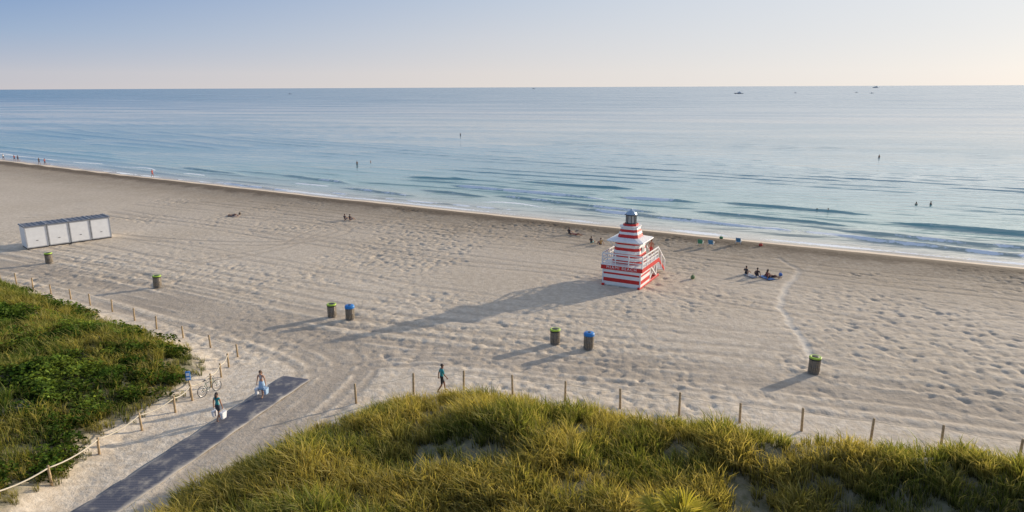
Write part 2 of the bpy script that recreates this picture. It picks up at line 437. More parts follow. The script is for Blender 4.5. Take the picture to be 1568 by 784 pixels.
def shrub_variant(nl,r,h,ls):
    V=[];F=[];T=[];tn=[]
    for i in range(nl):
        a=random.uniform(0,6.283); u=random.random()**.5
        rr=r*u; zz=h*math.sqrt(max(0,1-u*u))*(.45+.55*random.random())+.02
        c=Vector((rr*math.cos(a),rr*math.sin(a),zz))
        R=Matrix.Rotation(random.uniform(0,6.28),3,'Z')@Matrix.Rotation(random.uniform(-1.1,1.1),3,'X')@Matrix.Rotation(random.uniform(-.7,.7),3,'Y')
        q=ls*random.uniform(.6,1.3); o=len(V)
        for p in((-q,0,0),(0,-q*.55,.02),(q,0,0),(0,q*.55,.02)): V.append(tuple(c+R@Vector(p)))
        F+=[(o,o+1,o+2),(o,o+2,o+3)]; t=random.random(); k=min(1,zz/h)
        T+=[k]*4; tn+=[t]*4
    return np.array(V),np.array(F),np.array(T),np.array(tn)
def leaf_mat(name):
    m,nt,b=new_mat(name); nt.nodes.remove(b); out=nt.nodes['Material Output']
    c=attr(nt,'Col','Color')
    d=N(nt,'ShaderNodeBsdfDiffuse'); t=N(nt,'ShaderNodeBsdfTranslucent')
    nt.links.new(c,d.inputs[0]); nt.links.new(mixc(nt,1.0,c,(2.0,1.75,.9),'MULTIPLY'),t.inputs[0])
    a=N(nt,'ShaderNodeMixShader'); a.inputs[0].default_value=.45; nt.links.new(d.outputs[0],a.inputs[1]); nt.links.new(t.outputs[0],a.inputs[2])
    nt.links.new(a.outputs[0],out.inputs[0]); return m
LEAF=leaf_mat('foliage')
def scatter(name,pts,sc,colA,colB,variants,dark=.35):
    """pts(N,2); colA root/dark colour, colB tip colours (N,3)"""
    Nn=len(pts); z=tz(pts[:,0],pts[:,1]); vi=rng.integers(0,len(variants),Nn); rot=rng.uniform(-.9,.9,Nn) if 'grass' in name else rng.uniform(0,6.28,Nn)
    VV=[];FF=[];CC=[];o=0
    for k,(V,F,T,tn) in enumerate(variants):
        idx=np.nonzero(vi==k)[0]
        if len(idx)==0: continue
        c,s_=np.cos(rot[idx]),np.sin(rot[idx]); S=sc[idx]
        x=(V[None,:,0]*c[:,None]-V[None,:,1]*s_[:,None])*S[:,None]+pts[idx,0][:,None]
        y=(V[None,:,0]*s_[:,None]+V[None,:,1]*c[:,None])*S[:,None]+pts[idx,1][:,None]
        zz=V[None,:,2]*S[:,None]+z[idx][:,None]
        VV.append(np.stack([x,y,zz],-1).reshape(-1,3))
        f=F[None]+(np.arange(len(idx))*len(V))[:,None,None]+o; FF.append(f.reshape(-1,3)); o+=len(idx)*len(V)
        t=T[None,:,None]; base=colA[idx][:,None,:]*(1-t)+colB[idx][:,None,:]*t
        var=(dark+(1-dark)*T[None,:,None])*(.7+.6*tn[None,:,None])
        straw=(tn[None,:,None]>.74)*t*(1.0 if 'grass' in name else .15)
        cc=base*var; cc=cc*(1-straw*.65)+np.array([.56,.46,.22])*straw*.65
        CC.append(cc.reshape(-1,3))
    me=mesh_np(name,np.vstack(VV),np.vstack(FF),[LEAF])
    add_col(me,'Col',np.vstack(CC))
    return link(bpy.data.objects.new(name,me))
gv=[grass_variant(32,.45,1.0,.30,.028,.42) for _ in range(10)]
tv=[grass_variant(26,.35,.7,.26,.03,.6) for _ in range(6)]
sv=[shrub_variant(80,.55,.5,.085) for _ in range(8)]
def samp(P,x0,x1,y0,y1,dens,edge=.0):
    n=int((x1-x0)*(y1-y0)*dens); p=np.stack([rng.uniform(x0,x1,n),rng.uniform(y0,y1,n)],1)
    d=polysd(P,p[:,0],p[:,1]); e=d+1.9*(fbm(p[:,0]/1.8,p[:,1]/1.8,91,2)-.5)
    return p[e>edge],e[e>edge]
# right dune: sea-oats grass
p,e=samp(RD,-19,40,17,38,9)
cl=fbm(p[:,0]/2.0,p[:,1]/1.7,95,3); keep=(cl>.38)|(rng.random(len(p))<.35); bare=fbm(p[:,0]/1.4+40,p[:,1]/1.4,97,2)<.16
p=p[keep&~bare]; e=e[keep&~bare]; cl=cl[keep&~bare]
g=sst(.42,.62,fbm(p[:,0]/2.6,p[:,1]/2.1,98,3))[:,None]
rnd=rng.random((len(p),1))
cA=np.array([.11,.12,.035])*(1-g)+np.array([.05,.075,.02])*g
cB=(np.array([.48,.43,.13])*(1-g)+np.array([.24,.28,.07])*g)*(.65+.7*rnd)
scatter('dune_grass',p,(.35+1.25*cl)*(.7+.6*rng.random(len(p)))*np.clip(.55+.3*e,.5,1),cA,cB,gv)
# left dune: grass and low shrubs
p,e=samp(LD,-76,-19,20,76,6)
f=fbm(p[:,0]/3.5,p[:,1]/3,101,3); edge=e<3.5
k=(f>.43)|edge; pg=p[k]; eg=e[k]
g=sst(.38,.64,fbm(pg[:,0]/2.6,pg[:,1]/2.2,103,3))[:,None]
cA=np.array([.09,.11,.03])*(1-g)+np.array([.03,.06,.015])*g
cB=(np.array([.45,.43,.12])*(1-g)+np.array([.16,.24,.05])*g)*(.65+.7*rng.random((len(pg),1)))
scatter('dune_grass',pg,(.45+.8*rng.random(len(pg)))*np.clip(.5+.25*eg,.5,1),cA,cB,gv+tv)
p,e=samp(LD,-76,-19,20,76,4.5,.6)
f=fbm(p[:,0]/3.5,p[:,1]/3,101,3); k=f<.49; ps=p[k]
g=sst(.3,.7,fbm(ps[:,0]/2.0,ps[:,1]/2.0,105,3))[:,None]
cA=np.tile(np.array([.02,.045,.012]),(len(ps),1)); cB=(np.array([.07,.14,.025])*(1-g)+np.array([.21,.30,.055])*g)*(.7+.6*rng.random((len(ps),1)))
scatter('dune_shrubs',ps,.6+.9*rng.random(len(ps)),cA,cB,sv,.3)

# ------------------------------------------------------------------ BOARDWALK MAT
m,nt,b=new_mat('access_mat'); co=objco(nt)
wv=N(nt,'ShaderNodeTexWave'); wv.wave_type='BANDS'; wv.bands_direction='Y'; wv.inputs['Scale'].default_value=1.6; wv.inputs['Distortion'].default_value=.2; nt.links.new(co,wv.inputs[0])
c=ramp(nt,wv.outputs['Fac'],[(.4,(.075,.08,.11)),(.6,(.105,.11,.14))])
c=mixc(nt,maprange(nt,noise(nt,1.2,5,co,.65),.46,.74,0,.75),c,(.46,.41,.34))
c=mixc(nt,maprange(nt,attr(nt,'edge'),.70,1.05,0,.75),c,(.5,.45,.38))
nt.links.new(c,b.inputs['Base Color']); b.inputs['Roughness'].default_value=.85
bump(nt,b,noise(nt,14,3,co),.4,.02)
pa=np.array([-21.6,16.0]); pb=np.array([-13.85,40.6]); L=np.linalg.norm(pb-pa); d=(pb-pa)/L; nr=np.array([-d[1],d[0]])
us=np.linspace(0,L,260); vs=np.linspace(-1.02,1.02,15)
U,W=np.meshgrid(us,vs); XX=pa[0]+d[0]*U+nr[0]*W; YY=pa[1]+d[1]*U+nr[1]*W
ZZ=tz(XX,YY)+.035+.012*np.sin(U*3.1)-.03*sst(.75,1.02,np.abs(W))
me=mesh_np('access_mat',np.stack([XX,YY,ZZ],-1).reshape(-1,3),grid_faces(260,15),[m],True); add_attr(me,'edge',np.abs(W)+.22*(fbm(U*1.3,W*2,7,3)-.5)*2)
o=link(bpy.data.objects.new('boardwalk_mat',me))
sm=o.modifiers.new('s','SOLIDIFY'); sm.thickness=.03

# ------------------------------------------------------------------ FENCES
WOOD=paint('weathered_wood',(.42,.30,.17),.8,.3,9,0,.3); ROPE=paint('rope',(.60,.53,.41),.9,.15,30)
def fence(name,pts,h,r,rope_r,sag,skip=(),rh=.88):
    E=empty(name,(0,0,0)); mb=MB(); tops=[]
    for i,(x,y) in enumerate(pts):
        z=gz(x,y); hh=h*random.uniform(.9,1.06); tx,ty=random.uniform(-.06,.06),random.uniform(-.06,.06)
        mb.tube([(x,y,z-.3),(x+tx*.5,y+ty*.5,z+hh*.5),(x+tx,y+ty,z+hh-.02),(x+tx,y+ty,z+hh)],[r*1.05,r,r*.97,r*.8],10)
        tops.append(Vector((x+tx,y+ty,z+hh*rh)))
    mb.obj('posts',[WOOD],E)
    rb=MB()
    for i in range(len(tops)-1):
        if i in skip: continue
        a,b2=tops[i],tops[i+1]; P=[]
        for k in range(13):
            t=k/12; q=a.lerp(b2,t); q.z-=sag*4*t*(1-t)*random.uniform(.97,1.03); P.append(q)
        rb.tube(P,rope_r,6)
    rb.obj('rope',[ROPE],E); return E
LF=[(-57.5,69.0),(-53.5,66.5),(-50.0,64.2),(-47.4,62.8),(-44.6,61.0),(-41.8,59.3),(-39.0,57.7),(-36.2,55.9),(-33.3,54.1),(-30.2,51.8),(-27.5,49.9),(-24.5,47.9),(-21.6,45.9),(-19.0,44.2)]
fence('post_fence',LF,1.0,.06,.012,.10)
fence('rope_fence',[(-18.9,42.4),(-18.7,40.7),(-18.7,39.2),(-19.0,37.3),(-19.3,35.8),(-20.1,33.7),(-20.9,31.1),(-21.3,28.1),(-22.2,25.2),(-23.3,21.5)],1.0,.06,.035,.16)
fence('post_fence',[(-9.2,36.9),(-6.0,38.1),(-3.0,38.7),(0,38.0),(3.1,37.1),(6.2,36.1),(9.4,35.3),(12.5,34.3),(15.5,33.3),(18.7,32.3),(21.8,31.4),(25.0,30.3),(28.4,29.2),(32,28)],1.3,.065,.008,.12)

# ------------------------------------------------------------------ TRASH CANS
GREY=paint('barrel_metal',(.22,.20,.18),.5,.3,8,.5); SLAT=paint('slat_wood',(.32,.26,.19),.8,.35,12); LIME=paint('lime_lid',(.38,.55,.05),.4,.1); BLUE=paint('blue_lid',(.02,.20,.55),.4,.12); BLACK=paint('black_rubber_and_opening',(.015,.015,.018),.5,.2)
def can(x,y,kind):
    mb=MB(); 
    mb.lathe([(.29,.03),(.30,.05),(.30,.45),(.315,.47),(.30,.49),(.30,.98),(.29,1.0)],seg=24,mi=0)
    for i in range(18):
        a=2*math.pi*i/18; R=Matrix.Rotation(a,3,'Z')
        mb.box((.345*math.cos(a),.345*math.sin(a),.52),(.022,.060,.98),1,R)
    for z in(.10,.5,.92): mb.torus((0,0,z),.362,.014,'z',0,28,6)
    mb.torus((0,0,.0+.03),.34,.03,'z',0,28,6)
    if kind=='g':
        mb.lathe([(.375,1.0),(.385,1.02),(.385,1.08),(.36,1.11),(.25,1.115),(.24,1.08)],seg=28,mi=2)
        mb.lathe([(.235,1.06),(.23,1.122),(.10,1.122)],seg=20,mi=4)  # solid black plug paints the dark inside of the lid opening
        mb.lathe([(.30,.90),(.374,.91),(.374,.995),(.30,.998)],seg=28,mi=4)
    else:
        mb.lathe([(.375,.96),(.385,.98),(.385,1.12),(.34,1.18),(.18,1.215),(.13,1.20)],seg=28,mi=3)
        mb.lathe([(.12,1.17),(.115,1.218),(.05,1.218)],seg=18,mi=4)  # black disc stands in for the shade inside the dome hole
    o=mb.obj('trash_can' if kind=='g' else 'recycling_can',[GREY,SLAT,LIME,BLUE,BLACK],None,(x,y,gz(x,y)-.01),random.uniform(0,6))
    o.rotation_euler[0]=random.uniform(-.05,.05)
for x,y,k in[(-49.5,70.8,'g'),(-33.2,61.4,'g'),(-14.6,52.6,'g'),(-13.0,52.0,'b'),(3.1,46.4,'g'),(5.4,45.5,'b'),(19.5,41.1,'g')]: can(x,y,k)

# ------------------------------------------------------------------ STORAGE CABINETS
WHITE=paint('white_paint',(.80,.80,.80),.45,.05,2); GREYR=paint('grey_roof',(.16,.17,.20),.6,.15,2); GRF=paint('grey_frame',(.38,.39,.41),.6,.15,2); DARK=paint('dark_trim',(.06,.06,.065),.6,.2)
dx,dy=(-49.8+56.0),(83.2-76.8); Ls=math.hypot(dx,dy); ang=math.atan2(dy,dx)
E=empty('storage_cabinets',(-56.0,76.8,gz(-53,80)-.02),ang)
u=Ls/4; Dp=2.5; Hc=2.6
for i in range(4):
    mb=MB(); cx=u*(i+.5)
    mb.box((cx,Dp/2,Hc/2+.08),(u-.06,Dp,Hc-.16),0,bev=.02)
    mb.box((cx,Dp/2,.06),(u-.12,Dp-.1,.12),2)
    for sx in(-1,1): mb.box((cx+sx*(u/2-.08),-.02,Hc/2+.06),(.09,.05,Hc-.2),1)
    mb.box((cx,-.02,Hc-.06),(u-.26,.05,.09),1); mb.box((cx,-.02,.2),(u-.26,.05,.09),1)
    for k in range(13): mb.box((cx,-.008,.36+k*.165),(u-.3,.02,.14),0)
    mb.box((cx,-.03,.95),(.22,.03,.06),2)
    mb.obj('unit_%d'%(i+1),[WHITE,GRF,DARK],E)
mb=MB()
mb.box((Ls/2,Dp/2,Hc+.05),(Ls+.12,Dp+.2,.09),0,bev=.02)
for k in range(17): mb.box((Ls*(k+.5)/17,Dp/2,Hc+.115),(.07,Dp+.1,.04),0)
for k in range(5): mb.box((min(max(u*k,.05),Ls-.05),Dp/2,Hc+.14),(.10,Dp+.14,.05),1)
mb.obj('roof',[GREYR,GRF],E)

# ------------------------------------------------------------------ LIFEGUARD TOWER
RED=paint('red_paint',(.60,.022,.018),.5,.12,3); TW=paint('tower_white',(.80,.79,.77),.5,.05,3)
m,nt,b=new_mat('lantern_glass'); b.inputs['Roughness'].default_value=.08; b.inputs['IOR'].default_value=1.5
nt.links.new(ramp(nt,noise(nt,3,2,objco(nt)),[(.3,(.42,.44,.42)),(.7,(.55,.56,.52))]),b.inputs['Base Color']); GLASS=m
CAP=paint('cap_metal',(.30,.40,.50),.35,.15,5,.4)
tA=math.radians(-29)
TX,TY=8.45,61.55
E=empty('lifeguard_tower',(TX,TY,gz(10.5,62)),tA)   # local x: along landward face, y: toward the sea
Wd=3.7; Dd_=5.0; DK=2.0
mb=MB(); zs=[(0.10,.40,1),(.40,.76,0),(.76,1.10,1),(1.10,1.28,0),(1.28,1.62,1)]
for z0,z1,c in zs: mb.box((Wd/2,1.35,(z0+z1)/2),(Wd-.02-(.02 if c==0 else 0),2.7-(.02 if c==0 else 0),z1-z0),c)
mb.box((Wd/2,1.35,.05),(Wd-.1,2.6,.10),1)
for x in(.04,Wd-.04): mb.box((x,-.012,.85),(.12,.03,1.5),1)
mb.obj('base_room',[RED,TW],E)
# deck with red fascia and lettering
mb=MB()
for k in range(25): mb.box((Wd/2,.1+k*.2,DK-.03),(Wd+.3,.185,.05),1)
mb.box((Wd/2,-.02,DK-.24),(Wd+.3,.07,.42),0); mb.box((Wd/2,Dd_+.02,DK-.24),(Wd+.3,.07,.42),0)
for x in(-.115,Wd+.115): mb.box((x,Dd_/2,DK-.24),(.07,Dd_-.04,.42),0)
mb.box((Wd/2,-.035,DK-.025),(Wd+.36,.12,.05),1)
mb.obj('deck',[RED,TW],E)
tc=bpy.data.curves.new('lettering','FONT'); tc.body='MIAMI BEACH'; tc.size=.38; tc.extrude=.008; tc.align_x='CENTER'; tc.align_y='CENTER'; tc.space_character=1.3
tc.materials.append(TW)
to=bpy.data.objects.new('lettering',tc); link(to,E); to.location=(Wd/2,-.068,DK-.24); to.rotation_euler=(math.pi/2,0,0)
# legs and bracing under the seaward half
mb=MB()
for x in(.1,Wd-.1):
    for y in(2.95,Dd_-.15): mb.box((x,y,.88),(.16,.16,1.60),1,bev=.015)
    mb.beam((x,3.0,.25),(x,Dd_-.2,1.5),.06,.13,1); mb.beam((x+.07,3.0,1.5),(x+.07,Dd_-.2,.25),.06,.13,1)
    mb.box((x,Dd_/2+.2,.09),(.24,Dd_+.8,.18),0,bev=.02)
mb.beam((.2,Dd_-.15,.25),(Wd-.2,Dd_-.15,1.5),.06,.13,1); mb.beam((.2,Dd_-.08,1.5),(Wd-.2,Dd_-.08,.25),.06,.13,1)
mb.box((Wd/2,Dd_-.15,.12),(Wd-.3,.16,.16),0)
mb.obj('legs',[RED,TW],E)
# railings
mb=MB()
def rail(p,q,z=DK):
    p=Vector(p);q=Vector(q);n=max(2,round((q-p).length/1.2))
    for i in range(n+1):
        c=p.lerp(q,i/n); mb.box((c.x,c.y,z+.50),(.09,.09,1.0),0,bev=.012)
    for hh,t in((1.02,.12),(.66,.10),(.34,.10)):
        mb.beam((p.x,p.y,z+hh),(q.x,q.y,z+hh),.05,t,0)
x0,x1,y0,y1=-.08,Wd+.08,.05,Dd_-.05
rail((x0,y0,0),(x1,y0,0)); rail((x0,y0+.12,0),(x0,y1-.12,0)); rail((x1,y0+.12,0),(x1,y1-.12,0)); rail((x0+.12,y1,0),(x0+2.1,y1,0))
for i in range(9):
    z=DK-.1-i*.21; mb.box((x1-.65,Dd_+.2+i*.26,z),(1.1,.27,.05),0)
for sx in(x1-.08,x1-1.22):
    mb.beam((sx,Dd_+.05,DK-.12),(sx,Dd_+2.5,.1),.06,.22,1); mb.beam((sx,Dd_+.05,DK+.95),(sx,Dd_+2.5,1.15),.05,.09,0)
    mb.box((sx,Dd_+2.45,.6),(.09,.09,1.15),0); mb.box((sx,Dd_+1.2,1.35),(.09,.09,1.3),0)
mb.obj('railing_and_stairs',[TW,RED],E)
# cabin body: red and white stacked boards, tapering
mb=MB(); cx,cy=Wd/2,2.15
bands=[(2.0,2.30,0),(2.30,2.62,1),(2.62,2.92,0),(2.92,3.22,1),(3.22,3.50,0),(3.50,3.78,1),(3.78,4.05,0)]
s0,s1=2.75,2.30
fw_=lambda z:s0+(s1-s0)*(z-2.0)/2.05
for a,b_,c in bands:
    o_=0 if c else .03; mb.frus((cx,cy),fw_(a)-o_,fw_(b_)-o_,a,b_,c,.34)
mb.obj('cabin',[RED,TW],E)
mb=MB()
for (sx,sy,rx) in((1,0,1),):
    r0=(s0+s1)/4+.02
    c=(cx+sx*r0,cy+sy*r0,DK+1.25)
    mb.box(c,(.05,.75,.56),1); mb.box(c,(.07,.62,.44),2)
mb.box((cx,cy+1.27,DK+.95),(.85,.06,1.8),1); mb.box((cx,cy+1.29,DK+1.25),(.5,.06,.7),2)
mb.obj('windows_and_door',[TW,TW,GLASS],E)
# canopy
mb=MB(); mb.frus((cx,cy),3.35,3.55,4.05,4.12,1,.25); mb.frus((cx,cy),3.55,3.50,4.12,4.20,1,.25); mb.frus((cx,cy),3.30,2.15,4.20,4.40,1,.3)
for a,b_ in((-1,-1),(1,-1),(1,1),(-1,1)): mb.beam((cx+a*1.12,cy+b_*1.12,3.55),(cx+a*1.5,cy+b_*1.5,4.04),.07,.07,1)
mb.obj('canopy',[RED,TW],E)
# upper tiers
mb=MB(); a0,a1=2.0,1.50; fu=lambda z:a0+(a1-a0)*(z-4.40)/.96
for a,b_,c in((4.40,4.70,0),(4.70,4.92,1),(4.92,5.16,0),(5.16,5.36,1)):
    o_=0 if c else .03; mb.frus((cx,cy),fu(a)-o_,fu(b_)-o_,a,b_,c,.26)
mb.frus((cx,cy),1.78,1.80,5.36,5.46,1,.32)
mb.frus((cx,cy),1.30,1.26,5.46,5.62,0,.28)
mb.obj('upper_tier',[RED,TW],E)
mb=MB()
mb.lathe([(.56,0),(.56,.08)],(cx,cy,5.62),8,0,False,.39); mb.lathe([(.44,0),(.44,.72)],(cx,cy,5.68),8,1,False,.39)
for j in range(8):
    a=.39+j*math.pi/4; mb.box((cx+.47*math.cos(a),cy+.47*math.sin(a),6.04),(.06,.06,.72),0,Matrix.Rotation(a,3,'Z'))
mb.lathe([(.60,0),(.62,.05),(.54,.09)],(cx,cy,6.40),8,0,False,.39)
mb.lathe([(.54,0),(.42,.18),(.22,.32),(.08,.38),(.07,.48),(.02,.54)],(cx,cy,6.49),8,2,False,.39)
mb.obj('lantern',[DARK,GLASS,CAP],E)

# ------------------------------------------------------------------ PEOPLE
BODY=vcol_mat('people'); 
SK=(.42,.22,.14); SK2=(.30,.15,.09); SK3=(.52,.30,.21)
R_={'pel':.125,'sp':.115,'ch':.135,'nk':.052,'hd':.085,'tp':.07,'sh':.062,'el':.042,'wr':.028,'ha':.034,'hp':.10,'kn':.06,'an':.038,'to':.035}
def person(name,J,loc,rz,top,bot,skin,hair=(.05,.03,.02),long_hair=False,shirt_arm=.5,leg_cov=.6,midriff=False,skirt=False,H=1.7,female=False,hat=None,detail=True):
    """J: joint dict (x right,y forward,z up). one continuous skinned surface"""
    k=H/1.72
    names=['pel','sp','ch','nk','hd','tp','shL','elL','wrL','haL','shR','elR','wrR','haR','hpL','knL','anL','toL','hpR','knR','anR','toR']
    bones=[('pel','sp'),('sp','ch'),('ch','nk'),('nk','hd'),('hd','tp')]
    for s in'LR': bones+=[('ch','sh'+s),('sh'+s,'el'+s),('el'+s,'wr'+s),('wr'+s,'ha'+s),('pel','hp'+s),('hp'+s,'kn'+s),('kn'+s,'an'+s),('an'+s,'to'+s)]
    me=bpy.data.meshes.new(name+'_sk'); idx={n:i for i,n in enumerate(names)}
    me.from_pydata([tuple(Vector(J[n])*k) for n in names],[(idx[a],idx[b]) for a,b in bones],[])
    o=bpy.data.objects.new(name+'_sk',me); COL.objects.link(o)
    sk=o.modifiers.new('k','SKIN'); sk.use_smooth_shade=True
    for n in names:
        d=me.skin_vertices[0].data[idx[n]]; r=R_[n.rstrip('LR') if n not in('pel',) else n]*k
        if female and n in('ch','sp'): r*=.86
        if female and n.startswith('sh'): r*=.85
        d.radius=(r,r*(.8 if n in('pel','sp','ch') else 1)); d.use_root=(n=='pel')
    ss=o.modifiers.new('s','SUBSURF'); ss.levels=2; ss.render_levels=2
    dg=bpy.context.evaluated_depsgraph_get(); em=bpy.data.meshes.new_from_object(o.evaluated_get(dg),depsgraph=dg)
    bpy.data.objects.remove(o)
    em.name=name; em.materials.clear(); em.materials.append(BODY)
    P=np.empty(len(em.vertices)*3,np.float32); em.vertices.foreach_get('co',P); P=P.reshape(-1,3)
    best=np.full(len(P),1e9); C=np.tile(np.array(skin,float),(len(P),1))
    for a,b in bones:
        A=np.array(J[a],float)*k; B_=np.array(J[b],float)*k; e=B_-A; t=np.clip(((P-A)@e)/(e@e),0,1); dd=np.linalg.norm(P-A-t[:,None]*e,axis=1)
        m_=dd<best; best[m_]=dd[m_]
        key=a.rstrip('LR') if a not in('pel',) else a
        if a in('pel',) and b=='sp': col=np.where(t[:,None]<.45,bot,top if not midriff else skin)
        elif a=='sp': col=np.where((t[:,None]>.45)|(not midriff),top,skin)
        elif a=='ch' and b=='nk': col=np.where(t[:,None]<.75,top,skin)
        elif a=='ch': col=np.tile(top,(len(P),1)) if shirt_arm>0 else np.where(t[:,None]<.4,top,skin)
        elif key=='sh': col=np.where(t[:,None]<shirt_arm,top,skin)
        elif a=='pel': col=np.tile(bot,(len(P),1))
        elif key=='hp': col=np.where(t[:,None]<leg_cov,bot,skin)
        elif key=='kn': col=np.where(t[:,None]<max(0,leg_cov-1),bot,skin)
        elif key=='an': col=np.tile(np.array(skin)*.8,(len(P),1))
        else: col=np.tile(skin,(len(P),1))
        C[m_]=np.array(col,float)[m_]
    add_col(em,'Col',C)
    ob=bpy.data.objects.new(name,em); link(ob); ob.location=loc; ob.rotation_euler[2]=rz
    if detail:
        hm=paint('hair_%d'%int(hair[0]*1000),hair,.6,.2,40)
        mb=MB(); h=Vector(J['hd'])*k; t=Vector(J['tp'])*k; up=(t-h).normalized(); 
        f=Vector(J.get('face',(0,1,0))); f=(f-up*f.dot(up)).normalized(); r=f.cross(up)
        Rm=Matrix((r,f,up)).transposed()
        c=h+up*.055*k
        mb.ell(c-f*.016*k+up*.028*k,(.088*k,.100*k,.088*k),0,14,9,Rm)
        if long_hair:
            mb.tube([c-f*.07*k+up*.02,c-f*.11*k-up*.06,c-f*.10*k-up*.18,c-f*.085*k-up*.30],[.06,.06,.05,.02],10,0,True,True,1.3)
        mb.ell(c+f*.098*k-up*.02*k,(.012,.020,.022),1,8,6,Rm)
        for s in(-1,1):
            mb.ell(c+f*.084*k+r*s*.032*k+up*.004*k,(.012,.008,.008),2,8,6,Rm); mb.ell(c+r*s*.088*k-up*.015*k,(.010,.018,.030),1,8,6,Rm)
        mb.ell(c+f*.080*k-up*.055*k,(.024,.010,.007),3,8,6,Rm)
        for s in'LR':
            w=Vector(J['wr'+s])*k; ha=Vector(J['ha'+s])*k; d=(ha-w).normalized(); sd=d.cross(Vector((1,0,0))); sd=sd.normalized() if sd.length>.1 else Vector((0,1,0)); inw=Vector((1,0,0))*(1 if s=='L' else -1)
            for q,(of,ln) in enumerate(((-.030,.062),(-.010,.078),(.010,.084),(.030,.075))):
                p0=ha+sd*of-d*.01
                mb.tube([p0,p0+d*ln*.5+inw*.004,p0+d*ln*.85+inw*.02,p0+d*ln+inw*.034],[.011,.0105,.009,.007],6,1)
            p0=w.lerp(ha,.45)+sd*.02
            mb.tube([p0,p0+sd*.035+d*.02,p0+sd*.045+d*.05+inw*.01],[.013,.012,.009],6,1)
        if hat: mb.lathe([(.17,0),(.17,.012),(.10,.02),(.095,.09),(.05,.11)],tuple(c+up*.05),16,4)
        skm=paint('skin_%d'%int(skin[0]*1000),skin,.55,.08,20)
        mb.obj('head_and_hands_detail',[hm,skm,BLACK,paint('lips',(.35,.10,.08),.5),paint('straw_hat',(.55,.45,.28),.8)],ob)
    if skirt:
        mb=MB(); p=Vector(J['pel'])*k
        vs=[(.135,.06),(.16,-.08),(.20,-.25),(.23,-.42)]
        mb.lathe([(r_,z_) for r_,z_ in vs],tuple(p),20,0)
        mb.obj('wrap_skirt',[paint('skirt_%d'%int(bot[2]*1000),bot,.8,.12,20)],ob)
    return ob
def walk(st=.28,arm=.22,lean=.03,carry=False):
    J={'pel':(0,0,.95),'sp':(0,lean*.4,1.13),'ch':(0,lean,1.33),'nk':(0,lean*1.3,1.48),'hd':(0,lean*1.4+.02,1.575),'tp':(0,lean*1.4+.02,1.66),
    'shL':(-.175,lean,1.40),'shR':(.175,lean,1.40),'hpL':(-.085,0,.90),'hpR':(.085,0,.90),
    'knL':(-.09,st*.75,.50),'anL':(-.09,st*.95,.08),'toL':(-.095,st*.95+.15,.035),
    'knR':(.09,-st*.15,.47),'anR':(.09,-st*1.25,.13),'toR':(.095,-st*1.25+.13,.035)}
    if carry:
        for s,q in(('L',-1),('R',1)):
            J['el'+s]=(q*.25,lean-.01,1.12); J['wr'+s]=(q*.29,lean+.03,.88); J['ha'+s]=(q*.295,lean+.04,.80)
    else:
        J.update({'elL':(-.22,lean-arm*.7,1.14),'wrL':(-.23,lean-arm*.9,.90),'haL':(-.23,lean-arm*.9+.02,.82),'elR':(.22,lean+arm*.35,1.13),'wrR':(.23,lean+arm*1.3,.94),'haR':(.23,lean+arm*1.5,.87)})
    return J
def stand():
    J=walk(0.04,.05,0); J['knR']=(.095,0.02,.50);J['anR']=(.10,-.02,.08);J['toR']=(.12,.13,.035); J['anL']=(-.10,.0,.08); J['toL']=(-.12,.15,.035); J['knL']=(-.095,.04,.5); return J
def sit():
    return {'pel':(0,0,.12),'sp':(0,-.06,.30),'ch':(0,-.07,.50),'nk':(0,-.04,.65),'hd':(0,-.01,.74),'tp':(0,0,.825),
    'shL':(-.175,-.07,.57),'shR':(.175,-.07,.57),'elL':(-.25,.05,.36),'wrL':(-.16,.24,.42),'haL':(-.11,.30,.44),'elR':(.24,-.22,.32),'wrR':(.27,-.32,.10),'haR':(.28,-.36,.04),
    'hpL':(-.09,.05,.12),'hpR':(.09,.05,.12),'knL':(-.13,.40,.42),'anL':(-.12,.62,.07),'toL':(-.12,.77,.04),'knR':(.13,.48,.30),'anR':(.14,.80,.07),'toR':(.16,.93,.06)}
def lie():
    return {'pel':(0,0,.12),'sp':(0,-.18,.12),'ch':(0,-.38,.13),'nk':(0,-.54,.12),'hd':(0,-.63,.13),'tp':(0,-.715,.13),'face':(0,0,1),
    'shL':(-.175,-.46,.11),'shR':(.175,-.46,.11),'elL':(-.30,-.24,.06),'wrL':(-.33,.0,.05),'haL':(-.33,.08,.05),'elR':(.34,-.58,.06),'wrR':(.20,-.78,.06),'haR':(.13,-.80,.06),
    'hpL':(-.09,.05,.11),'hpR':(.09,.05,.11),'knL':(-.11,.46,.13),'anL':(-.12,.88,.07),'toL':(-.15,.93,.18),'knR':(.12,.42,.32),'anR':(.13,.72,.07),'toR':(.15,.87,.05)}
TEAL=(.02,.30,.32); NAVY=(.02,.03,.07); WHT=(.75,.75,.78); LBL=(.35,.50,.68)
def P_(name,J,x,y,rz,*a,dz=0,**k): return person(name,J,(x,y,gz(x,y)+dz),math.radians(rz),*a,**k)
P_('walking_man',walk(.24,.16),-4.3,38.4,-65,TEAL,(.015,.015,.018),SK2,shirt_arm=.75,leg_cov=.8,H=1.80)
P_('walking_woman',walk(.2,.1,.02,True),-15.0,37.8,170,(.55,.5,.5),LBL,SK3,hair=(.10,.055,.03),long_hair=True,shirt_arm=0,leg_cov=.5,midriff=True,skirt=True,female=True,H=1.68,dz=.03)
P_('walking_woman',walk(.22,.1,.03,True),-16.35,34.7,-15,TEAL,(.04,.045,.06),SK,hair=(.04,.025,.02),long_hair=True,shirt_arm=.1,leg_cov=.6,female=True,H=1.66,dz=.05)
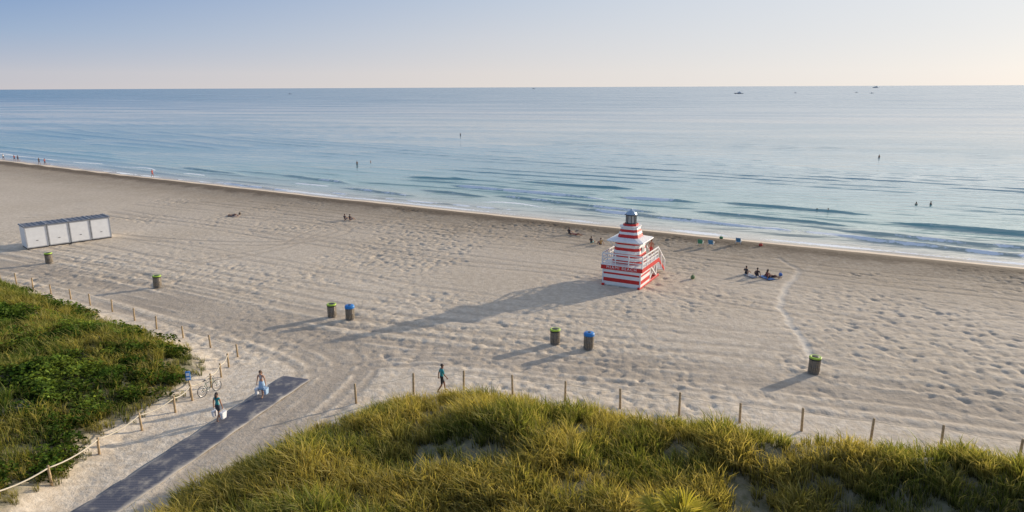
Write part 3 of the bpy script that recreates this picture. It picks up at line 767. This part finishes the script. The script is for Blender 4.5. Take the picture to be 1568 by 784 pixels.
# bags
BAG=paint('bag_canvas',(.78,.78,.80),.8,.06,12); BAGB=paint('bag_blue',(.35,.50,.68),.8,.1,12)
def bag(x,y,z,rz,s,mt,name='tote_bag'):
    mb=MB(); mb.frus((0,0),s*.75,s*1.0,0,s*.9,0,s*.1)
    mb.v=[(a,b*.5,c) for a,b,c in mb.v]
    for q in(-1,1): mb.tube([(-s*.25,q*s*.2,s*.88),(-s*.12,q*s*.1,s*1.35),(s*.12,q*s*.1,s*1.35),(s*.25,q*s*.2,s*.88)],.012,6,0)
    mb.obj(name,[mt],None,(x,y,z),math.radians(rz))
def hand_pt(x,y,rz,side,k=1.0):
    a=math.radians(rz); lx,ly=side*.295*.97,.06; return x+lx*math.cos(a)-ly*math.sin(a),y+lx*math.sin(a)+ly*math.cos(a)
hx,hy=hand_pt(-16.35,34.7,-15,1); bag(hx,hy,gz(hx,hy)+.22,75,.42,BAG)
hx,hy=hand_pt(-16.35,34.7,-15,-1); bag(hx,hy,gz(hx,hy)+.28,75,.36,BAG)
hx,hy=hand_pt(-15.0,37.8,170,1); bag(hx,hy,gz(hx,hy)+.22,80,.40,BAG)
hx,hy=hand_pt(-15.0,37.8,170,-1); bag(hx,hy,gz(hx,hy)+.26,80,.38,BAGB)
def towel(x,y,rz,col,w=.9,l=1.8,key='t'):
    nx,ny=10,16; xs_=np.linspace(-w/2,w/2,nx); ys_=np.linspace(-l/2,l/2,ny); a=math.radians(rz)
    U,W=np.meshgrid(xs_,ys_); XX=x+U*math.cos(a)-W*math.sin(a); YY=y+U*math.sin(a)+W*math.cos(a)
    ZZ=tz(XX,YY)+.05+.02*vn(XX*4,YY*4,5)
    me=mesh_np('beach_towel',np.stack([XX,YY,ZZ],-1).reshape(-1,3),grid_faces(nx,ny),[paint('towel_'+key,col,.9,.1,15)],True)
    link(bpy.data.objects.new('beach_towel',me)).modifiers.new('s','SOLIDIFY').thickness=.015
towel(24.6,63.5,20,(.07,.18,.42),w=.8,l=1.6,key='b'); towel(23.3,64.2,20,(.30,.32,.36),w=.8,l=1.5,key='g')
P_('sitting_woman',sit(),23.0,64.7,-40,(.03,.03,.04),(.03,.03,.04),SK2,shirt_arm=.6,leg_cov=.5,female=True,dz=.03)
P_('sitting_man',sit(),23.8,63.9,-10,(.05,.03,.03),NAVY,SK2,shirt_arm=.6,leg_cov=.7,dz=.05)
P_('sitting_woman',sit(),24.6,63.3,-60,(.25,.05,.05),(.05,.03,.03),SK,long_hair=True,shirt_arm=0,leg_cov=.3,female=True,dz=.05)
P_('lying_man',lie(),25.2,63.7,-140,SK2,NAVY,SK2,shirt_arm=0,leg_cov=.6,dz=.02)
P_('sitting_man',sit(),7.2,83.9,-30,(.03,.03,.04),NAVY,SK2,shirt_arm=.6,leg_cov=.7,dz=.02)
P_('lying_woman',lie(),8.0,83.4,-120,(.4,.05,.1),(.4,.05,.1),SK,shirt_arm=0,leg_cov=.15,midriff=True,female=True)
P_('sitting_man',sit(),-23.4,94.2,-30,(.05,.05,.06),NAVY,SK2,shirt_arm=.6,leg_cov=.7)
P_('sitting_woman',sit(),-22.6,93.9,-30,(.04,.04,.05),NAVY,SK2,shirt_arm=.6,leg_cov=.7,female=True)
towel(-40.4,97.6,60,(.5,.4,.35),key='s'); P_('lying_man',lie(),-40.4,97.6,-100,SK,NAVY,SK,shirt_arm=0,leg_cov=.6,dz=.05)
P_('sitting_man',sit(),9.4,78.9,-30,(.05,.05,.06),TEAL,SK2,shirt_arm=.3,leg_cov=.7)
P_('sitting_woman',sit(),10.4,78.0,20,(.5,.3,.1),NAVY,SK,shirt_arm=.2,leg_cov=.5,female=True)
dkx=TX+math.cos(tA)*3.2-math.sin(tA)*4.4; dky=TY+math.sin(tA)*3.2+math.cos(tA)*4.4
person('standing_lifeguard',stand(),(dkx,dky,gz(10.5,62)+DK),math.radians(-30),SK,(.5,.05,.04),SK,shirt_arm=0,leg_cov=.7,H=1.8)
for x,y,rz,t,bt,nm in[(-140.1,189.4,60,WHT,NAVY,'walking_man'),(-134.3,185.5,60,(.3,.05,.05),NAVY,'walking_woman'),(-132.8,184.7,60,NAVY,NAVY,'walking_man'),(-121.0,175.6,-120,(.05,.05,.06),NAVY,'walking_man'),(-118.8,174.5,-120,(.5,.1,.1),NAVY,'walking_woman'),(-79.1,150.3,-120,(.6,.08,.06),(.6,.08,.06),'walking_woman')]:
    P_(nm,walk(),x,y,rz,t,bt,SK2,shirt_arm=.5,leg_cov=.7)
for x,y,dz_,rz in[(-39.2,173.8,-.75,20),(-37.0,180,-1.35,60),(-20.8,281.9,-.8,0),(99.6,185.9,-.95,0),(47.5,104.8,-1.3,30),(48.9,104.1,-1.15,-40),(66.3,110.6,-1.3,0),(68.5,110.3,-1.2,90)]:
    person('wading_bather',stand(),(x,y,WATER_Z+dz_),math.radians(rz),SK2,NAVY,SK2,shirt_arm=0,leg_cov=.6)

# ------------------------------------------------------------------ BEACH CHAIRS etc
CF=paint('chair_frame',(.65,.66,.68),.3,.1,8,.8)
def chair(x,y,rz,col,key):
    mb=MB()
    for s in(-.28,.28):
        mb.tube([(s,-.35,.02),(s,-.1,.30),(s,.25,.32)],.015,6,0); mb.tube([(s,.28,.02),(s,.1,.30),(s,-.30,.78)],.015,6,0)
        mb.tube([(s*1.1,-.22,.55),(s*1.1,.22,.52)],.022,6,0); mb.tube([(s*1.1,.22,.52),(s,.22,.02)],.013,6,0)
    mb.box((0,.08,.30),(.52,.46,.025),1,Matrix.Rotation(.05,3,'X')); mb.box((0,-.20,.55),(.52,.03,.52),1,Matrix.Rotation(.42,3,'X'))
    mb.obj('beach_chair',[CF,paint('chair_'+key,col,.8,.1,10)],None,(x,y,gz(x,y)),math.radians(rz))
chair(21.8,77.0,-30,(.10,.35,.20),'g'); chair(22.9,76.6,-30,(.10,.30,.50),'b'); chair(26.3,77.3,-30,(.06,.25,.5),'b')
def sack(x,y,col,key,name='beach_bag',s=.45):
    mb=MB(); mb.ell((0,0,s*.33),(s*.55,s*.35,s*.38),0,14,8); mb.tube([(-s*.3,0,s*.6),(-s*.15,0,s*.95),(s*.15,0,s*.95),(s*.3,0,s*.6)],.015,6,0)
    mb.obj(name,[paint('bag_'+key,col,.8,.15,12)],None,(x,y,gz(x,y)),random.uniform(0,3))
sack(17.4,63.3,(.14,.20,.09),'green',s=.55); sack(26.2,64.2,(.10,.20,.5),'bl'); sack(-40.0,99.0,(.2,.15,.1),'br'); sack(28.5,76.2,(.5,.08,.05),'rd'); sack(25.8,82.2,(.10,.3,.12),'gr')

# ------------------------------------------------------------------ BICYCLE, SIGN POST
mb=MB()
for cx_ in(-.52,.52):
    mb.torus((cx_,0,.34),.32,.020,'y',0,30,8); mb.torus((cx_,0,.34),.29,.010,'y',1,30,6); mb.tube([(cx_,-.05,.34),(cx_,.05,.34)],.025,8,1)
    for i in range(14):
        a=2*math.pi*i/14; mb.tube([(cx_,0,.34),(cx_+.29*math.cos(a),0,.34+.29*math.sin(a))],.004,4,1)
fr=[((-.52,.0,.34),(-.08,0,.30)),((-.08,0,.30),(-.20,0,.80)),((-.52,0,.34),(-.18,0,.72)),((-.08,0,.30),(.36,0,.72)),((-.18,0,.72),(.35,0,.80)),((.35,0,.86),(.52,0,.34))]
for a,c in fr: mb.tube([a,c],.018,8,2)
mb.tube([(-.20,0,.78),(-.21,0,.90)],.014,8,1); mb.ell((-.22,0,.92),(.13,.07,.035),0)
mb.tube([(.35,0,.84),(.33,0,1.0)],.014,8,1); mb.tube([(.22,-.29,1.02),(.33,-.12,1.0),(.33,.12,1.0),(.22,.29,1.02)],.014,8,0)
mb.torus((-.08,0,.30),.09,.008,'y',1,16,6); mb.tube([(-.08,-.09,.30),(-.08,.09,.30)],.012,6,1); mb.tube([(-.08,.09,.30),(.06,.10,.22)],.010,6,1); mb.tube([(-.08,-.09,.30),(-.22,-.10,.38)],.010,6,1)
o=mb.obj('bicycle',[BLACK,CF,paint('bike_green',(.16,.20,.14),.45,.1)],None,(-18.35,38.3,gz(-18.35,38.3)-.01),math.radians(62)); o.rotation_euler[0]=math.radians(-9)
mb=MB(); mb.tube([(0,0,-.3),(0,0,1.65)],.05,10,0); mb.box((0,-.07,1.38),(.26,.10,.56),1,bev=.02); mb.box((0,-.125,1.48),(.18,.012,.18),2); mb.box((0,-.125,1.24),(.18,.012,.12),2)
mb.obj('information_sign',[WOOD,BLUE,WHITE],None,(-19.3,37.75,gz(-19.3,37.75)),math.radians(15))

# ------------------------------------------------------------------ PALM
def palm(x,y,H):
    z0=gz(x,y); E=empty('palm_tree',(x,y,z0)); mb=MB()
    P=[(0.25*math.sin(t*1.4),.1*t,H*t) for t in np.linspace(0,1,22)]
    mb.tube(P,[.20-.05*t+.012*(i%2) for i,t in enumerate(np.linspace(0,1,22))],12)
    mb.obj('trunk',[paint('palm_bark',(.20,.16,.12),.9,.3,8,0,.5)],E)
    top=Vector(P[-1]); V=[];F=[];C=[]
    for i in range(26):
        a=i*2.399; el=math.radians(82-i*4.2); d=Vector((math.cos(a)*math.cos(el),math.sin(a)*math.cos(el),math.sin(el)))
        Lp=.75+.02*i; hub=top+d*Lp; side=d.cross(Vector((0,0,1))).normalized(); nrm=side.cross(d).normalized()
        o=len(V); w=side*.014; V+=[top-w,top+w,hub+w,hub-w]; F+=[(o,o+1,o+2),(o,o+2,o+3)]; C+=[(.16,.18,.05)]*4
        for k in range(24):
            t=(k/23-.5)*3.9; L=.85*(1-.12*abs(t)); q=(d*math.cos(t)+side*math.sin(t)); q=(q+nrm*random.uniform(-.06,.12)).normalized()
            wd=(side*math.cos(t)-d*math.sin(t))*.026; o=len(V)
            V+=[hub-wd*.3,hub+wd*.3,hub+q*L*.55+wd+nrm*.02,hub+q*L*.55-wd,hub+q*L-Vector((0,0,.10+.15*random.random()))]
            F+=[(o,o+1,o+2),(o,o+2,o+3),(o+3,o+2,o+4)]; g=random.uniform(.8,1.25); C+=[(.22*g,.22*g,.05)]*4+[(.50*g,.42*g,.13)]
    me=mesh_np('fronds',np.array([tuple(v) for v in V]),np.array(F),[LEAF]); add_col(me,'Col',np.array(C)); link(bpy.data.objects.new('fronds',me),E)
palm(4.45,16.7,5.6-gz(4.45,16.7))

# ------------------------------------------------------------------ BOATS
def boat(name,x,y,L,rz,kind):
    mb=MB(); n=9; vs=[];W=L*.13
    for i in range(n):
        t=i/(n-1); xx=L*(t-.5); w=W*(1-max(0,(t-.45)/.55)**2.2)+.02; sh=L*.06*(1+.6*t*t)
        vs+=[(xx,-w,sh),(xx-(L*.05*t),-w*.6,-L*.03),(xx-(L*.05*t),w*.6,-L*.03),(xx,w,sh)]
    fs=[]
    for i in range(n-1):
        a=i*4
        for j in range(3): fs.append((a+j,a+j+1,a+j+5,a+j+4))
        fs.append((a+3,a,a+4,a+7))
    fs+=[(0,3,2,1),((n-1)*4,(n-1)*4+1,(n-1)*4+2,(n-1)*4+3)]
    mb.add(vs,fs,0)
    if kind=='yacht':
        mb.frus((-L*.05,0),L*.40,L*.34,L*.07,L*.15,1,.2); mb.frus((-L*.08,0),L*.25,L*.20,L*.15,L*.21,1,.1); mb.tube([(-L*.1,0,L*.2),(-L*.12,0,L*.30)],L*.006,6,1)
        mb.v=[(a,b*(.45 if c>L*.068*1.6 and abs(a)<L*.3 else 1),c) for a,b,c in mb.v]
    elif kind=='ship':
        for k in range(4): mb.box((-L*.04*k,0,L*.10+L*.045*k),(L*(.7-.12*k),L*.16,L*.043),1)
        mb.box((-L*.22,0,L*.30),(L*.07,L*.07,L*.09),1); mb.tube([(L*.15,0,L*.25),(L*.15,0,L*.38)],L*.006,6,1)
    else:
        mb.box((-L*.08,0,L*.13),(L*.22,L*.14,L*.12),1); mb.box((-L*.08,0,L*.21),(L*.30,L*.18,L*.02),1); mb.tube([(-L*.05,0,L*.2),(-L*.05,0,L*.42)],L*.012,6,0)
    mb.obj(name,[paint('hull_ship_hazed',(.30,.32,.36),.6,.1) if kind=='ship' else paint('hull_dark',(.05,.08,.14),.4,.1),paint('boat_white',(.5,.52,.55),.5,.05)],None,(x,y,WATER_Z),math.radians(rz))  # ship hull grey is lightened to paint in distance haze
boat('motor_yacht',586.7,1810,23,175,'yacht'); boat('fishing_boat',255,8000,40,10,'small'); boat('cruise_ship',3110,6000,48,150,'ship')
boat('fishing_boat',774,1911,9,20,'small'); boat('fishing_boat',950,1931,9,160,'small'); boat('fishing_boat',905,1760,10,0,'small'); boat('fishing_boat',-734,2328,12,0,'small')

# ------------------------------------------------------------------ LIGHT, SKY, CAMERA
w=bpy.data.worlds.new('World'); scn.world=w; w.use_nodes=True; nt=w.node_tree; bg=nt.nodes['Background']
sky=N(nt,'ShaderNodeTexSky'); sky.sky_type='NISHITA'; sky.sun_disc=False; sky.sun_elevation=math.radians(SUN_EL); sky.sun_rotation=math.radians(SUN_AZ)
sky.air_density=1.0; sky.dust_density=1.0; sky.ozone_density=3.0; sky.altitude=0
az=math.radians(SUN_AZ); el=math.radians(SUN_EL)
STR=.12
# morning haze over physical sky; unseen bright band above frame added to whiten water
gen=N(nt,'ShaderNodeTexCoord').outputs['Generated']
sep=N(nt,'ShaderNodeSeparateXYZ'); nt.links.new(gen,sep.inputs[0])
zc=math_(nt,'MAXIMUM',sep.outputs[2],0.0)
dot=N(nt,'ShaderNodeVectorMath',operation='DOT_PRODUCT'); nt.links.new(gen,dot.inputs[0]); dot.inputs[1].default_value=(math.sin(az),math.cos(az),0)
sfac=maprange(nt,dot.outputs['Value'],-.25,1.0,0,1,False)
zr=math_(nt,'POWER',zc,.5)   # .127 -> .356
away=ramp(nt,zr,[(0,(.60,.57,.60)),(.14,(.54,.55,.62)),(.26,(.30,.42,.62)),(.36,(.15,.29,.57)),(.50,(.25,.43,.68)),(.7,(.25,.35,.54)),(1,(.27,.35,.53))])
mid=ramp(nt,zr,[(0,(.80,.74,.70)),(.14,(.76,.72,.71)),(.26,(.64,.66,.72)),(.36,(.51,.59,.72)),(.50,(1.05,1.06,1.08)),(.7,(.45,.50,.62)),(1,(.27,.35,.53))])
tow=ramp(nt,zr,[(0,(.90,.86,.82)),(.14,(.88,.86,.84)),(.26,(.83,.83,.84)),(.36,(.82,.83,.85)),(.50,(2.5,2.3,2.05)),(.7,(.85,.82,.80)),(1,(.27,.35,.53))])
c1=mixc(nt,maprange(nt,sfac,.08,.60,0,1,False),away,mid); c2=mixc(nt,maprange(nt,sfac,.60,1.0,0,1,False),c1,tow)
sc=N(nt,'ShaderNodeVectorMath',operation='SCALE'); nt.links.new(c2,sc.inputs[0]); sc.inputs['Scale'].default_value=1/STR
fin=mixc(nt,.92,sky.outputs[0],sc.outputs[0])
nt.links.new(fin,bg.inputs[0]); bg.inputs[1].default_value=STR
sl=bpy.data.lights.new('sun','SUN'); sl.energy=5.0; sl.angle=math.radians(.6); sl.color=(1,.87,.69)
so=link(bpy.data.objects.new('sun',sl))
sd=Vector((math.sin(az)*math.cos(el),math.cos(az)*math.cos(el),math.sin(el)))
so.rotation_euler=(-sd).to_track_quat('-Z','Y').to_euler(); so.location=sd*200
cam=bpy.data.cameras.new('camera'); cam.lens=24; cam.sensor_width=36; cam.clip_start=.5; cam.clip_end=120000
cobj=link(bpy.data.objects.new('camera',cam))
p=math.atan((392-133.5)/(784/.75)); roll=math.atan(7/1568)
cobj.matrix_world=Matrix.Translation((0,0,18))@Matrix.Rotation(math.pi/2-p,4,'X')@Matrix.Rotation(-roll,4,'Z')
scn.camera=cobj
scn.view_settings.view_transform='Standard'; scn.view_settings.look='None'; scn.view_settings.exposure=0
